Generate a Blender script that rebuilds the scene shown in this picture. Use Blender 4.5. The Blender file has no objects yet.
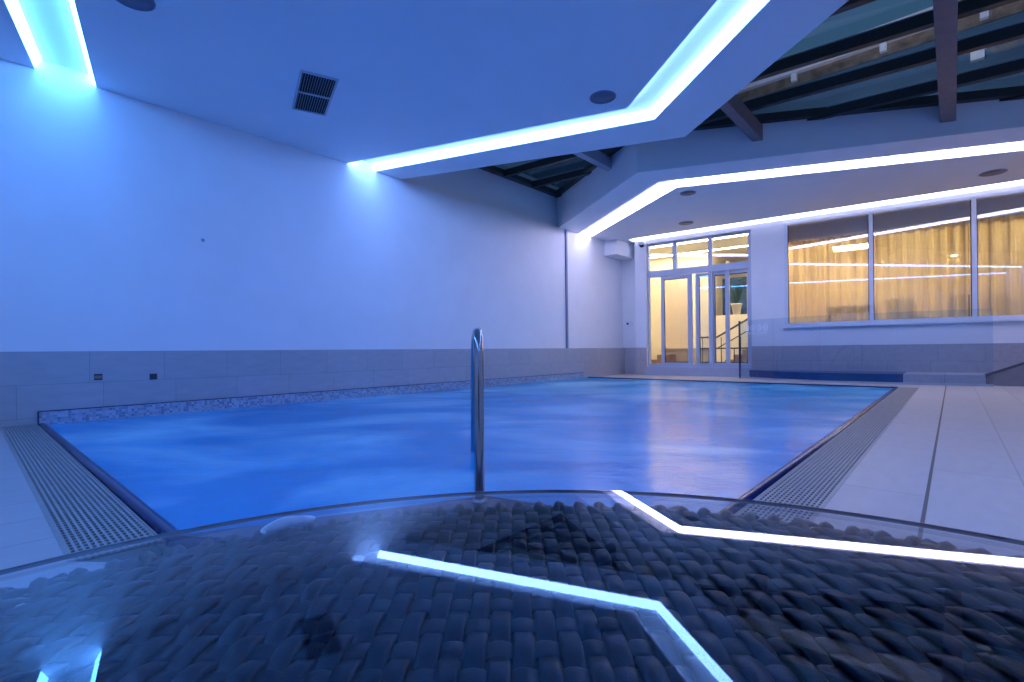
import bpy, math, random
from math import sin, cos, pi, radians, sqrt, atan2
from mathutils import Matrix, Vector
random.seed(7)
S = bpy.context.scene
COL = S.collection
S.view_settings.view_transform = 'Standard'
S.view_settings.look = 'None'
S.view_settings.exposure = 0.2
S.view_settings.gamma = 1.0
S.view_settings.use_curve_mapping = False
S.cycles.use_denoising = True
S.cycles.max_bounces = 10
S.cycles.diffuse_bounces = 5
S.cycles.glossy_bounces = 5
S.cycles.transmission_bounces = 6
S.cycles.transparent_max_bounces = 16
S.cycles.caustics_reflective = False
S.cycles.caustics_refractive = False
S.cycles.sample_clamp_indirect = 8.0

# ------------------------------------------------------------------ materials
def newmat(name):
    m = bpy.data.materials.new(name); m.use_nodes = True
    nt = m.node_tree; nt.nodes.clear()
    return m, nt, nt.nodes, nt.links
def pbr(name, col, rough=0.5, metal=0.0, noise=0.0, nscale=20.0, bump=0.0, bscale=60.0, spec=0.5, coat=0.0):
    m, nt, N, L = newmat(name)
    out = N.new('ShaderNodeOutputMaterial'); b = N.new('ShaderNodeBsdfPrincipled')
    L.new(b.outputs[0], out.inputs[0])
    b.inputs['Base Color'].default_value = (*col, 1); b.inputs['Roughness'].default_value = rough
    b.inputs['Metallic'].default_value = metal; b.inputs['Specular IOR Level'].default_value = spec
    b.inputs['Coat Weight'].default_value = coat
    tc = N.new('ShaderNodeTexCoord')
    if noise > 0:
        n = N.new('ShaderNodeTexNoise'); n.inputs['Scale'].default_value = nscale; n.inputs['Detail'].default_value = 5
        L.new(tc.outputs['Object'], n.inputs['Vector'])
        r = N.new('ShaderNodeMapRange'); r.inputs['To Min'].default_value = 1 - noise; r.inputs['To Max'].default_value = 1 + noise
        r.inputs['From Min'].default_value = .3; r.inputs['From Max'].default_value = .7
        L.new(n.outputs[0], r.inputs[0])
        mx = N.new('ShaderNodeMix'); mx.data_type = 'RGBA'; mx.blend_type = 'MULTIPLY'; mx.inputs[0].default_value = 1
        mx.inputs['A'].default_value = (*col, 1) if False else mx.inputs['A'].default_value
        mx.inputs[6].default_value = (*col, 1)
        L.new(r.outputs[0], mx.inputs[7]); L.new(mx.outputs[2], b.inputs['Base Color'])
    if bump > 0:
        n2 = N.new('ShaderNodeTexNoise'); n2.inputs['Scale'].default_value = bscale; n2.inputs['Detail'].default_value = 3
        L.new(tc.outputs['Object'], n2.inputs['Vector'])
        bp = N.new('ShaderNodeBump'); bp.inputs['Strength'].default_value = bump; bp.inputs['Distance'].default_value = .01
        L.new(n2.outputs[0], bp.inputs['Height']); L.new(bp.outputs[0], b.inputs['Normal'])
    return m
def emit(name, col, s):
    m, nt, N, L = newmat(name)
    out = N.new('ShaderNodeOutputMaterial'); e = N.new('ShaderNodeEmission')
    e.inputs[0].default_value = (*col, 1); e.inputs[1].default_value = s
    L.new(e.outputs[0], out.inputs[0]); return m
def thin_glass(name, tint=(1, 1, 1), rough=0.0, r0=.04, boost=1.0):
    """clear sheet: see-through straight ahead, mirror-like at a glancing angle (Schlick)"""
    m, nt, N, L = newmat(name)
    out = N.new('ShaderNodeOutputMaterial'); mx = N.new('ShaderNodeMixShader')
    t = N.new('ShaderNodeBsdfTransparent'); t.inputs[0].default_value = (*tint, 1)
    g = N.new('ShaderNodeBsdfGlossy'); g.inputs['Roughness'].default_value = rough
    ge = N.new('ShaderNodeNewGeometry'); dt = N.new('ShaderNodeVectorMath'); dt.operation = 'DOT_PRODUCT'
    L.new(ge.outputs['Incoming'], dt.inputs[0]); L.new(ge.outputs['Normal'], dt.inputs[1])
    def mt(op, a=None, b=None, clamp=False):
        q = N.new('ShaderNodeMath'); q.operation = op; q.use_clamp = clamp
        for k, v in enumerate((a, b)):
            if v is None: continue
            if isinstance(v, (int, float)): q.inputs[k].default_value = v
            else: L.new(v, q.inputs[k])
        return q.outputs[0]
    c = mt('ABSOLUTE', dt.outputs['Value']); e = mt('SUBTRACT', 1.0, c, True); p5 = mt('POWER', e, 5.0)
    f = mt('ADD', mt('MULTIPLY', p5, 1 - r0), r0); fb = mt('MULTIPLY', f, boost, True)
    L.new(fb, mx.inputs[0]); L.new(t.outputs[0], mx.inputs[1]); L.new(g.outputs[0], mx.inputs[2]); L.new(mx.outputs[0], out.inputs[0])
    return m
def tile_mat(name, axes, tw, th, off, c1, c2, mortar, msize=.004, rough=.35, row_off=0.0, noise=.05, origin=(0, 0), bias=0.0):
    """rectangular tiles: axes = which world axes are (u,v)"""
    m, nt, N, L = newmat(name)
    out = N.new('ShaderNodeOutputMaterial'); b = N.new('ShaderNodeBsdfPrincipled'); L.new(b.outputs[0], out.inputs[0])
    tc = N.new('ShaderNodeTexCoord'); sp = N.new('ShaderNodeSeparateXYZ'); cb = N.new('ShaderNodeCombineXYZ')
    L.new(tc.outputs['Object'], sp.inputs[0])
    for k in (0, 1):
        a = N.new('ShaderNodeMath'); a.operation = 'SUBTRACT'; a.inputs[1].default_value = origin[k]
        L.new(sp.outputs[axes[k]], a.inputs[0]); L.new(a.outputs[0], cb.inputs[k])
    br = N.new('ShaderNodeTexBrick'); br.offset = row_off; br.offset_frequency = 2; br.squash = 1.0
    br.inputs['Scale'].default_value = 1; br.inputs['Brick Width'].default_value = tw; br.inputs['Row Height'].default_value = th
    br.inputs['Mortar Size'].default_value = msize; br.inputs['Mortar Smooth'].default_value = .1; br.inputs['Bias'].default_value = bias
    br.inputs['Color1'].default_value = (*c1, 1); br.inputs['Color2'].default_value = (*c2, 1); br.inputs['Mortar'].default_value = (*mortar, 1)
    L.new(cb.outputs[0], br.inputs['Vector'])
    n = N.new('ShaderNodeTexNoise'); n.inputs['Scale'].default_value = 6; n.inputs['Detail'].default_value = 6
    mp = N.new('ShaderNodeMapping'); mp.inputs['Scale'].default_value = (1, 3, 3)
    L.new(tc.outputs['Object'], mp.inputs[0]); L.new(mp.outputs[0], n.inputs['Vector'])
    r = N.new('ShaderNodeMapRange'); r.inputs['From Min'].default_value = .3; r.inputs['From Max'].default_value = .7
    r.inputs['To Min'].default_value = 1 - noise; r.inputs['To Max'].default_value = 1 + noise
    L.new(n.outputs[0], r.inputs[0])
    mx = N.new('ShaderNodeMix'); mx.data_type = 'RGBA'; mx.blend_type = 'MULTIPLY'; mx.inputs[0].default_value = 1
    L.new(br.outputs[0], mx.inputs[6]); L.new(r.outputs[0], mx.inputs[7]); L.new(mx.outputs[2], b.inputs['Base Color'])
    b.inputs['Roughness'].default_value = rough
    bp = N.new('ShaderNodeBump'); bp.inputs['Strength'].default_value = .4; bp.inputs['Distance'].default_value = .002; bp.invert = True
    L.new(br.outputs['Fac'], bp.inputs['Height']); L.new(bp.outputs[0], b.inputs['Normal'])
    return m

white = pbr('white_plaster', (.80, .80, .82), .75, noise=.02, nscale=3, bump=.05, bscale=200)
ceil_m = pbr('ceiling_paint', (.78, .79, .82), .7, noise=.02, nscale=2)
wallc = pbr('wall_paint_cream', (.82, .74, .55), .7, noise=.03, nscale=4)
dado_m = tile_mat('wall_tiles', (0, 2), .6, .3, 0, (.40, .40, .43), (.44, .43, .46), (.30, .30, .33), .003, .3, .17, .06, (.911, .355))
floor_m = tile_mat('floor_tiles', (0, 1), 1.2, .315, 0, (.42, .39, .40), (.455, .425, .43), (.31, .28, .29), .004, .38, .5, .05, (.25, .085 - .315 * 3))
mosaic_m = tile_mat('mosaic_tiles', (0, 2), .025, .025, 0, (.40, .48, .60), (.05, .12, .25), (.38, .42, .50), .002, .2, 0, .1, (0, 0), -.25)
frame_m = pbr('white_aluminium_frame', (.72, .75, .80), .35, .0, noise=.02)
dark_frame = pbr('dark_bronze_frame', (.035, .03, .032), .4, .3, noise=.1)
brown_beam = pbr('brown_painted_beam', (.19, .14, .15), .55, noise=.12, nscale=8)
steel = pbr('polished_steel', (.42, .38, .38), .14, 1.0, noise=.04, nscale=30)
navy_tile = pbr('navy_glazed_tile', (.004, .010, .085), .22, noise=.15, nscale=30, coat=.15)
drain_dark = pbr('gutter_channel_dark', (.006, .007, .012), .6, noise=.2)
grate_m = pbr('grating_plastic', (.30, .285, .28), .45, noise=.06, nscale=15)
rattan = pbr('dark_rattan', (.005, .006, .012), .34, noise=.35, nscale=25, bump=.05, bscale=300, spec=.2)
basin_m = pbr('pool_basin_tile', (.10, .35, .70), .3, noise=.05)
door_frame_m = pbr('blue_grey_aluminium_frame', (.44, .50, .62), .35, .0, noise=.02)
glass_clear = thin_glass('window_glass', (.97, .98, .98), 0, .05, 1.2)
table_glass = thin_glass('table_glass', (.93, .96, .985), 0, .04, 1.0)
sky_glass = thin_glass('roof_glass', (.85, .93, .97), 0, .035, .8)
screen_glass = thin_glass('screen_glass', (.86, .92, .97), 0, .04, 1.0)
led_deep = emit('led_diffuser_blue', (.18, .37, 1.0), 20)
led_corner = emit('led_diffuser_deep_blue', (.08, .31, 1.0), 24)
led_pale = emit('led_diffuser_pale', (.64, .62, 1.0), 19)
led_soft = emit('led_diffuser_soft', (.64, .66, 1.0), 9)
warm_lamp = emit('warm_lamp', (1.0, .78, .45), 40)

def water_mat():
    m, nt, N, L = newmat('pool_water')
    out = N.new('ShaderNodeOutputMaterial'); b = N.new('ShaderNodeBsdfPrincipled'); L.new(b.outputs[0], out.inputs[0])
    tc = N.new('ShaderNodeTexCoord')
    mp = N.new('ShaderNodeMapping'); mp.inputs['Scale'].default_value = (.9, .9, 1); mp.inputs['Rotation'].default_value = (0, 0, .9)
    L.new(tc.outputs['Object'], mp.inputs[0])
    mp2 = N.new('ShaderNodeMapping'); mp2.inputs['Scale'].default_value = (.7, 1.15, 1); L.new(mp.outputs[0], mp2.inputs[0])
    n = N.new('ShaderNodeTexNoise'); n.inputs['Scale'].default_value = .85; n.inputs['Detail'].default_value = 5; n.inputs['Distortion'].default_value = .6
    L.new(mp2.outputs[0], n.inputs['Vector'])
    cr = N.new('ShaderNodeValToRGB')
    cr.color_ramp.elements[0].position = .45; cr.color_ramp.elements[0].color = (.002, .27, .60, 1)
    cr.color_ramp.elements[1].position = .72; cr.color_ramp.elements[1].color = (.26, .66, .90, 1)
    L.new(n.outputs[0], cr.inputs[0]); L.new(cr.outputs[0], b.inputs['Base Color'])
    b.inputs['Roughness'].default_value = .2; b.inputs['IOR'].default_value = 1.33; b.inputs['Specular IOR Level'].default_value = .38
    w = N.new('ShaderNodeTexNoise'); w.inputs['Scale'].default_value = 3.0; w.inputs['Detail'].default_value = 5
    L.new(mp2.outputs[0], w.inputs['Vector'])
    w2 = N.new('ShaderNodeTexNoise'); w2.inputs['Scale'].default_value = 26.0; w2.inputs['Detail'].default_value = 2
    L.new(mp2.outputs[0], w2.inputs['Vector'])
    b1 = N.new('ShaderNodeBump'); b1.inputs['Strength'].default_value = .28; b1.inputs['Distance'].default_value = .05
    b2 = N.new('ShaderNodeBump'); b2.inputs['Strength'].default_value = .22; b2.inputs['Distance'].default_value = .01
    L.new(w.outputs[0], b1.inputs['Height']); L.new(w2.outputs[0], b2.inputs['Height'])
    L.new(b1.outputs[0], b2.inputs['Normal']); L.new(b2.outputs[0], b.inputs['Normal'])
    return m
water_m = water_mat()

def curtain_mat():
    m, nt, N, L = newmat('sheer_gold_curtain')
    out = N.new('ShaderNodeOutputMaterial'); mx = N.new('ShaderNodeMixShader'); mx2 = N.new('ShaderNodeMixShader')
    t = N.new('ShaderNodeBsdfTransparent'); d = N.new('ShaderNodeBsdfDiffuse'); tr = N.new('ShaderNodeBsdfTranslucent')
    d.inputs[0].default_value = (.80, .70, .46, 1); tr.inputs[0].default_value = (.84, .74, .48, 1)
    mx.inputs[0].default_value = .55; mx2.inputs[0].default_value = .70
    L.new(d.outputs[0], mx.inputs[1]); L.new(tr.outputs[0], mx.inputs[2])
    L.new(t.outputs[0], mx2.inputs[1]); L.new(mx.outputs[0], mx2.inputs[2]); L.new(mx2.outputs[0], out.inputs[0])
    return m
curtain_m = curtain_mat()

# ------------------------------------------------------------------ mesh helpers
class MB:
    def __init__(s): s.v = []; s.f = []; s.sm = []
    def add(s, v, f, smooth=False):
        o = len(s.v); s.v += [tuple(p) for p in v]; s.f += [tuple(i + o for i in q) for q in f]; s.sm += [smooth] * len(f); return s
    def box(s, x0, x1, y0, y1, z0, z1):
        v = [(x, y, z) for z in (z0, z1) for y in (y0, y1) for x in (x0, x1)]
        return s.add(v, [(0, 2, 3, 1), (4, 5, 7, 6), (0, 1, 5, 4), (1, 3, 7, 5), (3, 2, 6, 7), (2, 0, 4, 6)])
    def prism(s, pts, z0, z1, top=True, bot=True):
        """vertical prism on a plan polygon; z0/z1 may be functions of (x,y)"""
        g0 = z0 if callable(z0) else (lambda x, y: z0); g1 = z1 if callable(z1) else (lambda x, y: z1)
        n = len(pts)
        a = sum(pts[i][0] * pts[(i + 1) % n][1] - pts[(i + 1) % n][0] * pts[i][1] for i in range(n))
        if a < 0: pts = pts[::-1]
        v = [(x, y, g0(x, y)) for x, y in pts] + [(x, y, g1(x, y)) for x, y in pts]
        f = [(i, (i + 1) % n, n + (i + 1) % n, n + i) for i in range(n)]
        if top: f.append(tuple(range(n, 2 * n)))
        if bot: f.append(tuple(range(n - 1, -1, -1)))
        return s.add(v, f)
    def wallseg(s, a, b, th, z0, z1):
        """thin vertical slab from plan point a to b, thickness th to the left of a->b"""
        dx, dy = b[0] - a[0], b[1] - a[1]; l = sqrt(dx * dx + dy * dy); nx, ny = -dy / l * th, dx / l * th
        return s.prism([a, b, (b[0] + nx, b[1] + ny), (a[0] + nx, a[1] + ny)], z0, z1)
    def tube(s, pts, r, seg=16, cap=True, smooth=True):
        P = [Vector(p) for p in pts]; rr = r if isinstance(r, (list, tuple)) else [r] * len(P)
        t0 = (P[1] - P[0]).normalized(); up = Vector((0, 0, 1)) if abs(t0.z) < .9 else Vector((1, 0, 0))
        u = t0.cross(up).normalized(); V = []; n = len(P)
        for i, p in enumerate(P):
            t = (P[min(i + 1, n - 1)] - P[max(i - 1, 0)]).normalized()
            u = (u - t * u.dot(t)).normalized(); w = t.cross(u)
            for k in range(seg):
                a = 2 * pi * k / seg; V.append(p + (u * cos(a) + w * sin(a)) * rr[i])
        F = [(i * seg + k, i * seg + (k + 1) % seg, (i + 1) * seg + (k + 1) % seg, (i + 1) * seg + k) for i in range(n - 1) for k in range(seg)]
        s.add(V, F, smooth)
        if cap: s.add(V[:seg], [tuple(range(seg - 1, -1, -1))]); s.add(V[-seg:], [tuple(range(seg))])
        return s
    def lathe(s, prof, c=(0, 0, 0), seg=32, smooth=True, cap=True):
        V = []
        for r, z in prof:
            for k in range(seg):
                a = 2 * pi * k / seg; V.append((c[0] + r * cos(a), c[1] + r * sin(a), c[2] + z))
        F = [(i * seg + k, i * seg + (k + 1) % seg, (i + 1) * seg + (k + 1) % seg, (i + 1) * seg + k) for i in range(len(prof) - 1) for k in range(seg)]
        s.add(V, F, smooth)
        if cap and prof[0][0] > 1e-5: s.add(V[:seg], [tuple(range(seg - 1, -1, -1))])
        if cap and prof[-1][0] > 1e-5: s.add(V[-seg:], [tuple(range(seg))])
        return s
    def xf(s, M):
        s.v = [tuple(M @ Vector(p)) for p in s.v]; return s
    def build(s, name, mat, parent=None, bevel=0.0, label=None):
        me = bpy.data.meshes.new(name); me.from_pydata(s.v, [], s.f); me.update()
        me.polygons.foreach_set('use_smooth', s.sm)
        o = bpy.data.objects.new(name, me); COL.objects.link(o); me.materials.append(mat)
        if parent: o.parent = parent; o.matrix_parent_inverse = parent.matrix_world.inverted() if False else Matrix()
        if bevel:
            b = o.modifiers.new('bevel', 'BEVEL'); b.width = bevel; b.segments = 2; b.limit_method = 'ANGLE'
        if label: o['label'] = label
        return o
def tag(o, label, cat, group=None, kind=None):
    o['label'] = label; o['category'] = cat
    if group: o['group'] = group
    if kind: o['kind'] = kind
    return o
def empty(name, loc, label, cat, group=None, rz=0, kind=None):
    o = bpy.data.objects.new(name, None); COL.objects.link(o); o.location = loc; o.rotation_euler.z = rz
    o.empty_display_size = .1
    tag(o, label, cat, group, kind); return o
def struct(o, label=None):
    o['kind'] = 'structure'
    if label: o['label'] = label
    return o
def copytree(o, parent=None, **kw):
    c = o.copy(); COL.objects.link(c)
    if parent: c.parent = parent
    for ch in list(o.children): copytree(ch, c)
    return c

# ------------------------------------------------------------------ key dimensions (metres)
H = .62                      # lens height
CZ = 3.22                    # lowered ceiling
YW = 6.18                    # left wall face
XB, YB = -3.0, -4.0          # back and right end of the room
LN = sqrt(1 + .094 ** 2)
D = (.094 / LN, -1 / LN); NN = (1 / LN, .094 / LN); P0 = (10.9, 5.6)
def wp(s, t): return (P0[0] + s * D[0] + t * NN[0], P0[1] + s * D[1] + t * NN[1])
def wbox(mb, s0, s1, t0, t1, z0, z1): return mb.prism([wp(s0, t0), wp(s1, t0), wp(s1, t1), wp(s0, t1)], z0, z1)
SE = (5.6 - YB) * LN + .3    # s at the far right end
def roofz(x, y): return 3.70 + .044 * y

# ------------------------------------------------------------------ camera
a = atan2(441, 492); r = .0105
F = Vector((cos(a), sin(a), 0)); R = Vector((F.y, -F.x, 0)); U = Vector((0, 0, 1))
r_ = R * cos(r) - U * sin(r); u_ = R * sin(r) + U * cos(r)
cam = bpy.data.cameras.new('camera'); co = bpy.data.objects.new('camera', cam); COL.objects.link(co)
co.matrix_world = Matrix(((r_.x, u_.x, -F.x, 0), (r_.y, u_.y, -F.y, 0), (r_.z, u_.z, -F.z, H), (0, 0, 0, 1)))
cam.sensor_width = 36; cam.lens = 492 / 1024 * 36; cam.shift_y = 9.5 / 1024; cam.clip_start = .01; cam.clip_end = 200
S.camera = co

# ------------------------------------------------------------------ floor with the pool cut out
PX0, PX1, PY0 = .45, 9.47, .62           # inner lines of the gratings
GW = .24                                  # grating width
CUT = [(1.34, PY0), (PX0, 1.98)]          # the near corner of the pool is cut off at a slant
XE = 12.0
floor = MB()
gx0, gy0 = PX0 - GW, PY0 - GW
def slab(pts): floor.prism(pts, -.12, 0)
slab([(XB, YB), (XE, YB), (XE, gy0), (XB, gy0)])                    # towards the right end
slab([(PX1 + .02, gy0), (XE, gy0), (XE, YW + .1), (PX1 + .02, YW + .1)])   # strip before the windows
slab([(XB, gy0), (gx0, gy0), (gx0, YW + .1), (XB, YW + .1)])        # behind the left grating
slab([(gx0, gy0), (1.30, gy0), (1.30, PY0 - .0), (gx0, 1.98)])
struct(floor.build('floor', floor_m))

ej = MB(); ej.box(1.4, XE, .079, .091, 0, .0012)
struct(ej.build('trim_9', pbr('brown_joint', (.16, .12, .11), .7)))
# pool basin, water
bm = MB()
pool_poly = [(PX0 + .045, YW - .02), (PX1, YW - .02), (PX1, PY0 + .045), (1.36, PY0 + .045), (PX0 + .045, 2.01)]
n = len(pool_poly)
ptsb = pool_poly[::-1]
bm.add([(x, y, -1.3) for x, y in ptsb] + [(x, y, -.02) for x, y in ptsb],
       [(i, n + i, n + (i + 1) % n, (i + 1) % n) for i in range(n)] + [tuple(range(n))[::-1]])
struct(bm.build('floor_pool_basin', basin_m))
wt = MB(); wt.prism(pool_poly, -1.29, -.012)
tag(wt.build('pool_water', water_m), 'bright blue bubbling pool water with milky swirls of foam', 'water', kind='stuff')

# glazed pool nosing (rounded) along the near edges and the thin dark rim at the far edge
def nosing(path, w, name, label):
    mb = MB(); prof = [(0, -.06), (0, -.006), (w * .12, .004), (w * .35, .009), (w * .65, .004), (w * .9, -.012), (w, -.05)]
    V = []
    for i, p in enumerate(path):
        p = Vector(p); a_ = Vector(path[max(i - 1, 0)]); b_ = Vector(path[min(i + 1, len(path) - 1)])
        t = (b_ - a_).normalized(); nrm = Vector((t.y, -t.x))
        k = 1.0
        if 0 < i < len(path) - 1:
            t1 = (p - a_).normalized(); n1 = Vector((t1.y, -t1.x)); k = 1 / max(.5, nrm.dot(n1))
        for o_, z in prof: q = p + nrm * o_ * k; V.append((q.x, q.y, z))
    m_ = len(prof)
    mb.add(V, [(i * m_ + j, i * m_ + j + 1, (i + 1) * m_ + j + 1, (i + 1) * m_ + j) for i in range(len(path) - 1) for j in range(m_ - 1)], True)
    return tag(mb.build(name, navy_tile), label, 'pool edge')
# path walks so that the water is on its right side
nosing([(PX1, PY0), (1.34, PY0), (PX0, 1.98), (PX0, YW - .015)], .065,
       'pool_nosing', 'glossy navy blue rounded edge running between water and drain gratings')
rim = MB(); rim.box(PX1 - .03, PX1 + .025, PY0 + .02, YW - .02, -.08, .006)
tag(rim.build('pool_coping', navy_tile), 'thin navy rim at the far end of the pool below the doors', 'pool edge')

# drain channels and slotted gratings
def grating(name, L0, L1, make, label, nb=12, pitch=.034):
    """nb long bars, cross bars every pitch; make(u, v) -> world with u along and v across"""
    root = empty(name, (*make(L0, 0), 0), label, 'drain grating', 'slotted overflow gratings beside the pool')
    o = Vector(make(L0, 0))
    def P(u, v, z): q = make(u, v); return (q[0] - o.x, q[1] - o.y, z)
    def bx(mb, u0, u1, v0, v1, z0, z1):
        v = [P(u, w, z) for z in (z0, z1) for w in (v0, v1) for u in (u0, u1)]
        mb.add(v, [(0, 2, 3, 1), (4, 5, 7, 6), (0, 1, 5, 4), (1, 3, 7, 5), (3, 2, 6, 7), (2, 0, 4, 6)])
    fr = MB(); bx(fr, L0, L1, .002, .008, -.008, .0); bx(fr, L0, L1, GW - .01, GW, -.008, .001)
    fr.build('frame_rail', grate_m, root)
    st = MB(); w0, w1 = .014, GW - .014; stp = (w1 - w0) / nb
    for i in range(nb + 1):
        c = w0 + i * stp; bx(st, L0, L1, c - stp * .23, c + stp * .23, -.006, -.001)
    k = 0; x = L0 + pitch / 2
    while x < L1:
        bx(st, x - pitch * .17, x + pitch * .17, w0, w1, -.006, -.0015); x += pitch
    st.build('slotted_grid', grate_m, root)
    ch = MB(); bx(ch, L0, L1, -.03, GW + .0, -.14, -.12); ch.build('channel', drain_dark, root)
    return root
grating('drain_grating', 1.30, PX1, lambda u, v: (u, PY0 - .005 - v), 'long slotted grating between the pool and the pale floor tiles on the window side')
grating('drain_grating', 1.98, YW, lambda u, v: (PX0 - .005 - v, u), 'slotted grating running up to the tiled wall past the pool corner')

# ------------------------------------------------------------------ left wall
w = MB(); w.box(XB, 4.41, YW, YW + .15, .0, CZ + .75); w.box(4.41, 11.15, YW + .04, YW + .2, 0, CZ); w.box(4.41, 11.15, YW + .12, YW + .25, CZ, CZ + .9)
w.box(11.15, 11.3, 5.60, YW + .15, 0, CZ)          # the niche face below the bulkhead
struct(w.build('wall_left', white))
dd = MB(); dd.box(XB, 11.15, YW - .012, YW + .05, 0, .655); dd.box(11.138, 11.2, 5.70, YW - .012, 0, .655)
dd.box(PX0, 9.35, YW - .012, YW, -1.2, 0)
struct(dd.build('wall_left_dado', dado_m))
mo = MB(); mo.box(.455, 9.28, YW - .02, YW - .011, -.3, .108); 
struct(mo.build('trim_1', mosaic_m))
mt = MB(); mt.box(.45, 9.28, YW - .024, YW - .011, .108, .116); mt.box(.445, .455, YW - .024, YW - .011, -.02, .116)
struct(mt.build('trim_2', pbr('mosaic_edge_trim', (.03, .05, .12), .4)))
jt = MB(); jt.box(8.68, 8.735, YW + .008, YW + .0399, .655, CZ)
struct(jt.build('trim_3', pbr('joint_cover_blue_grey', (.18, .24, .34), .5)))
# bulkhead box under the ceiling at the end of the left wall
b_ = MB(); b_.box(10.3, 11.3, 5.878, YW + .05, 2.868, CZ + .02)
struct(b_.build('wall_left_bulkhead', white))
sw = empty('wall_switch', (11.13, 6.03, 1.26), 'small white thermostat plate on the narrow recessed wall beside the doors', 'switch')
m_ = MB(); m_.box(-.014, 0, -.10, .10, -.06, .06); m_.build('plate', frame_m, sw, .004)
m_ = MB(); m_.tube([(-.026, .03, 0), (-.012, .03, 0)], .028, 16); m_.build('knob', dark_frame, sw)
# little decorated tiles in the dado
for (x, z, lab, cm) in ((.872, .405, 'small framed picture tile set in the dado, the brown one nearer the corner', (.28, .17, .12)),
                        (1.313, .389, 'small dark square tile set in the dado, the nearly black one', (.02, .04, .07))):
    t_ = empty('picture_tile', (x, YW - .012, z), lab, 'tile', None)
    m_ = MB(); m_.box(-.032, .032, -.004, 0, -.03, .03); m_.build('border', pbr('tile_border', (.03, .04, .06), .3), t_)
    m_ = MB(); m_.box(-.028, .028, -.0065, -.004, -.014, .014); m_.build('motif', pbr('tile_motif', cm, .3), t_)
sp_ = MB(); sp_.lathe([(0, 0), (.018, 0), (.02, -.004), (.008, -.012), (0, -.012)], (0, 0, 0), 16)
sp_.xf(Matrix.Translation((1.783, YW, 1.88)) @ Matrix.Rotation(-pi / 2, 4, 'X')); 
tag(sp_.build('cable_plug', pbr('cap_grey', (.35, .38, .45), .5)), 'tiny round grey plug on the long white wall', 'plug')

# ------------------------------------------------------------------ ceiling panels, channels
TH = .10
U1n = [(3.545, YW), (4.80, 2.60), (3.777, 1.288), (-.34, YB)]
U1f = [(3.99, YW), (5.25, 2.50), (4.05, 1.00), (.05, YB)]
Bed = [(4.38, YW + .12), (5.93, 2.43), (4.45, .56), (.84, YB)]
U0l = [(.45, YW), (-1.85, YB)]
U0r = [(.883, YW), (-1.46, YB)]
FA = [(8.53, YW + .12), (6.65, 3.44), (9.924, YB)]
L1n = [(9.195, YW + .0399), (7.243, 3.385), (10.48, YB)]
L1f = [(9.707, YW + .0399), (7.702, 3.299), (10.92, YB)]
L2n = [wp(-.16, -.36), wp(SE, -.36)]
ce = MB()
ce.prism([(XB, YW)] + U0l + [(XB, YB)], CZ, CZ + TH)
ce.prism([U0r[0]] + U1n + [U0r[1]], CZ, CZ + TH)
def strip_quads(mb, A, B, z0, z1):
    for i in range(len(A) - 1): mb.prism([A[i], A[i + 1], B[i + 1], B[i]], z0, z1)
strip_quads(ce, U1f, Bed, CZ, CZ + TH)
strip_quads(ce, FA, L1n, CZ, CZ + TH)
ce.prism([(9.707, YW + .0399), (7.702, 3.299), (10.92, YB), wp(SE, -.36), wp(-.16, -.36), wp(-.16, 0.0), (11.15, 5.878), (11.15, YW + .0399)], CZ, CZ + TH)
struct(ce.build('ceiling', ceil_m))
so = MB()
def widen(A, B, k): return [(a_[0] + (a_[0] - b_[0]) * k, a_[1] + (a_[1] - b_[1]) * k) for a_, b_ in zip(A, B)]
for A, B in ((U0l, U0r), (U1n, U1f), (L1n, L1f)):
    strip_quads(so, widen(A, B, .15), widen(B, A, .15), CZ + TH + .001, CZ + TH + .03)
so.prism([wp(-.2, -.42), wp(SE, -.42), wp(SE, .1), wp(-.2, .1)], CZ + TH + .001, CZ + TH + .03)
struct(so.build('ceiling_cove_soffit', ceil_m))
# fascias of the skylight well
fs = MB()
top = lambda x, y: 3.61 + .044 * y
for i in range(2): fs.wallseg(FA[i], FA[i + 1], .08, CZ + TH, top); fs.wallseg(FA[i], FA[i + 1], -.006, CZ + .0005, top)
struct(fs.build('wall_skylight_far', ceil_m))
fs2 = MB()
for i in range(3): fs2.wallseg(Bed[i], Bed[i + 1], -.06, CZ + TH, top)
struct(fs2.build('wall_skylight_near', ceil_m))
# cover above the lowered ceilings (keeps daylight out)
cv = MB()
cv.prism([(XB, YW + .15), (4.43, YW + .15)] + Bed[:] + [(XB, YB)], 3.5, 3.53)
cv.prism([(8.45, YW + .15)] + FA[:] + [(12.4, YB), (12.4, YW + .15)], 3.5, 3.53)
struct(cv.build('ceiling_roof_deck', ceil_m))

# LED diffuser strips on both cheeks of every channel
def led(name, path, side, mat, label, group):
    """corner profile: the diffuser slants from the lip up to the soffit and faces down into the channel"""
    n = len(path); nr = []
    for i in range(n):
        q = []
        for k in (i - 1, i):
            if 0 <= k < n - 1:
                t = (Vector(path[k + 1]) - Vector(path[k])).normalized(); q.append(Vector((-t.y, t.x)) * side)
        m = sum(q, Vector((0, 0))).normalized(); nr.append(m / max(.4, m.dot(q[0])))
    V = []
    for p, m in zip(path, nr):
        for o_, z in ((.002, CZ + .012), (.050, CZ + TH - .006), (.002, CZ + TH - .004)):
            V.append((p[0] + m.x * o_, p[1] + m.y * o_, z))
    mb = MB()
    mb.add(V, [(i * 3 + j, (i + 1) * 3 + j, (i + 1) * 3 + (j + 1) % 3, i * 3 + (j + 1) % 3) for i in range(n - 1) for j in range(3)])
    mb.add(V[:3], [(0, 1, 2)]); mb.add(V[-3:], [(2, 1, 0)])
    o = mb.build(name, mat); return tag(o, label, 'led strip', group)
G = 'linear led strips recessed in the ceiling'
led('led_strip', U1n, 1, led_deep, 'glowing blue-white led line on the vent side of the long bent ceiling channel', G)
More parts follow.
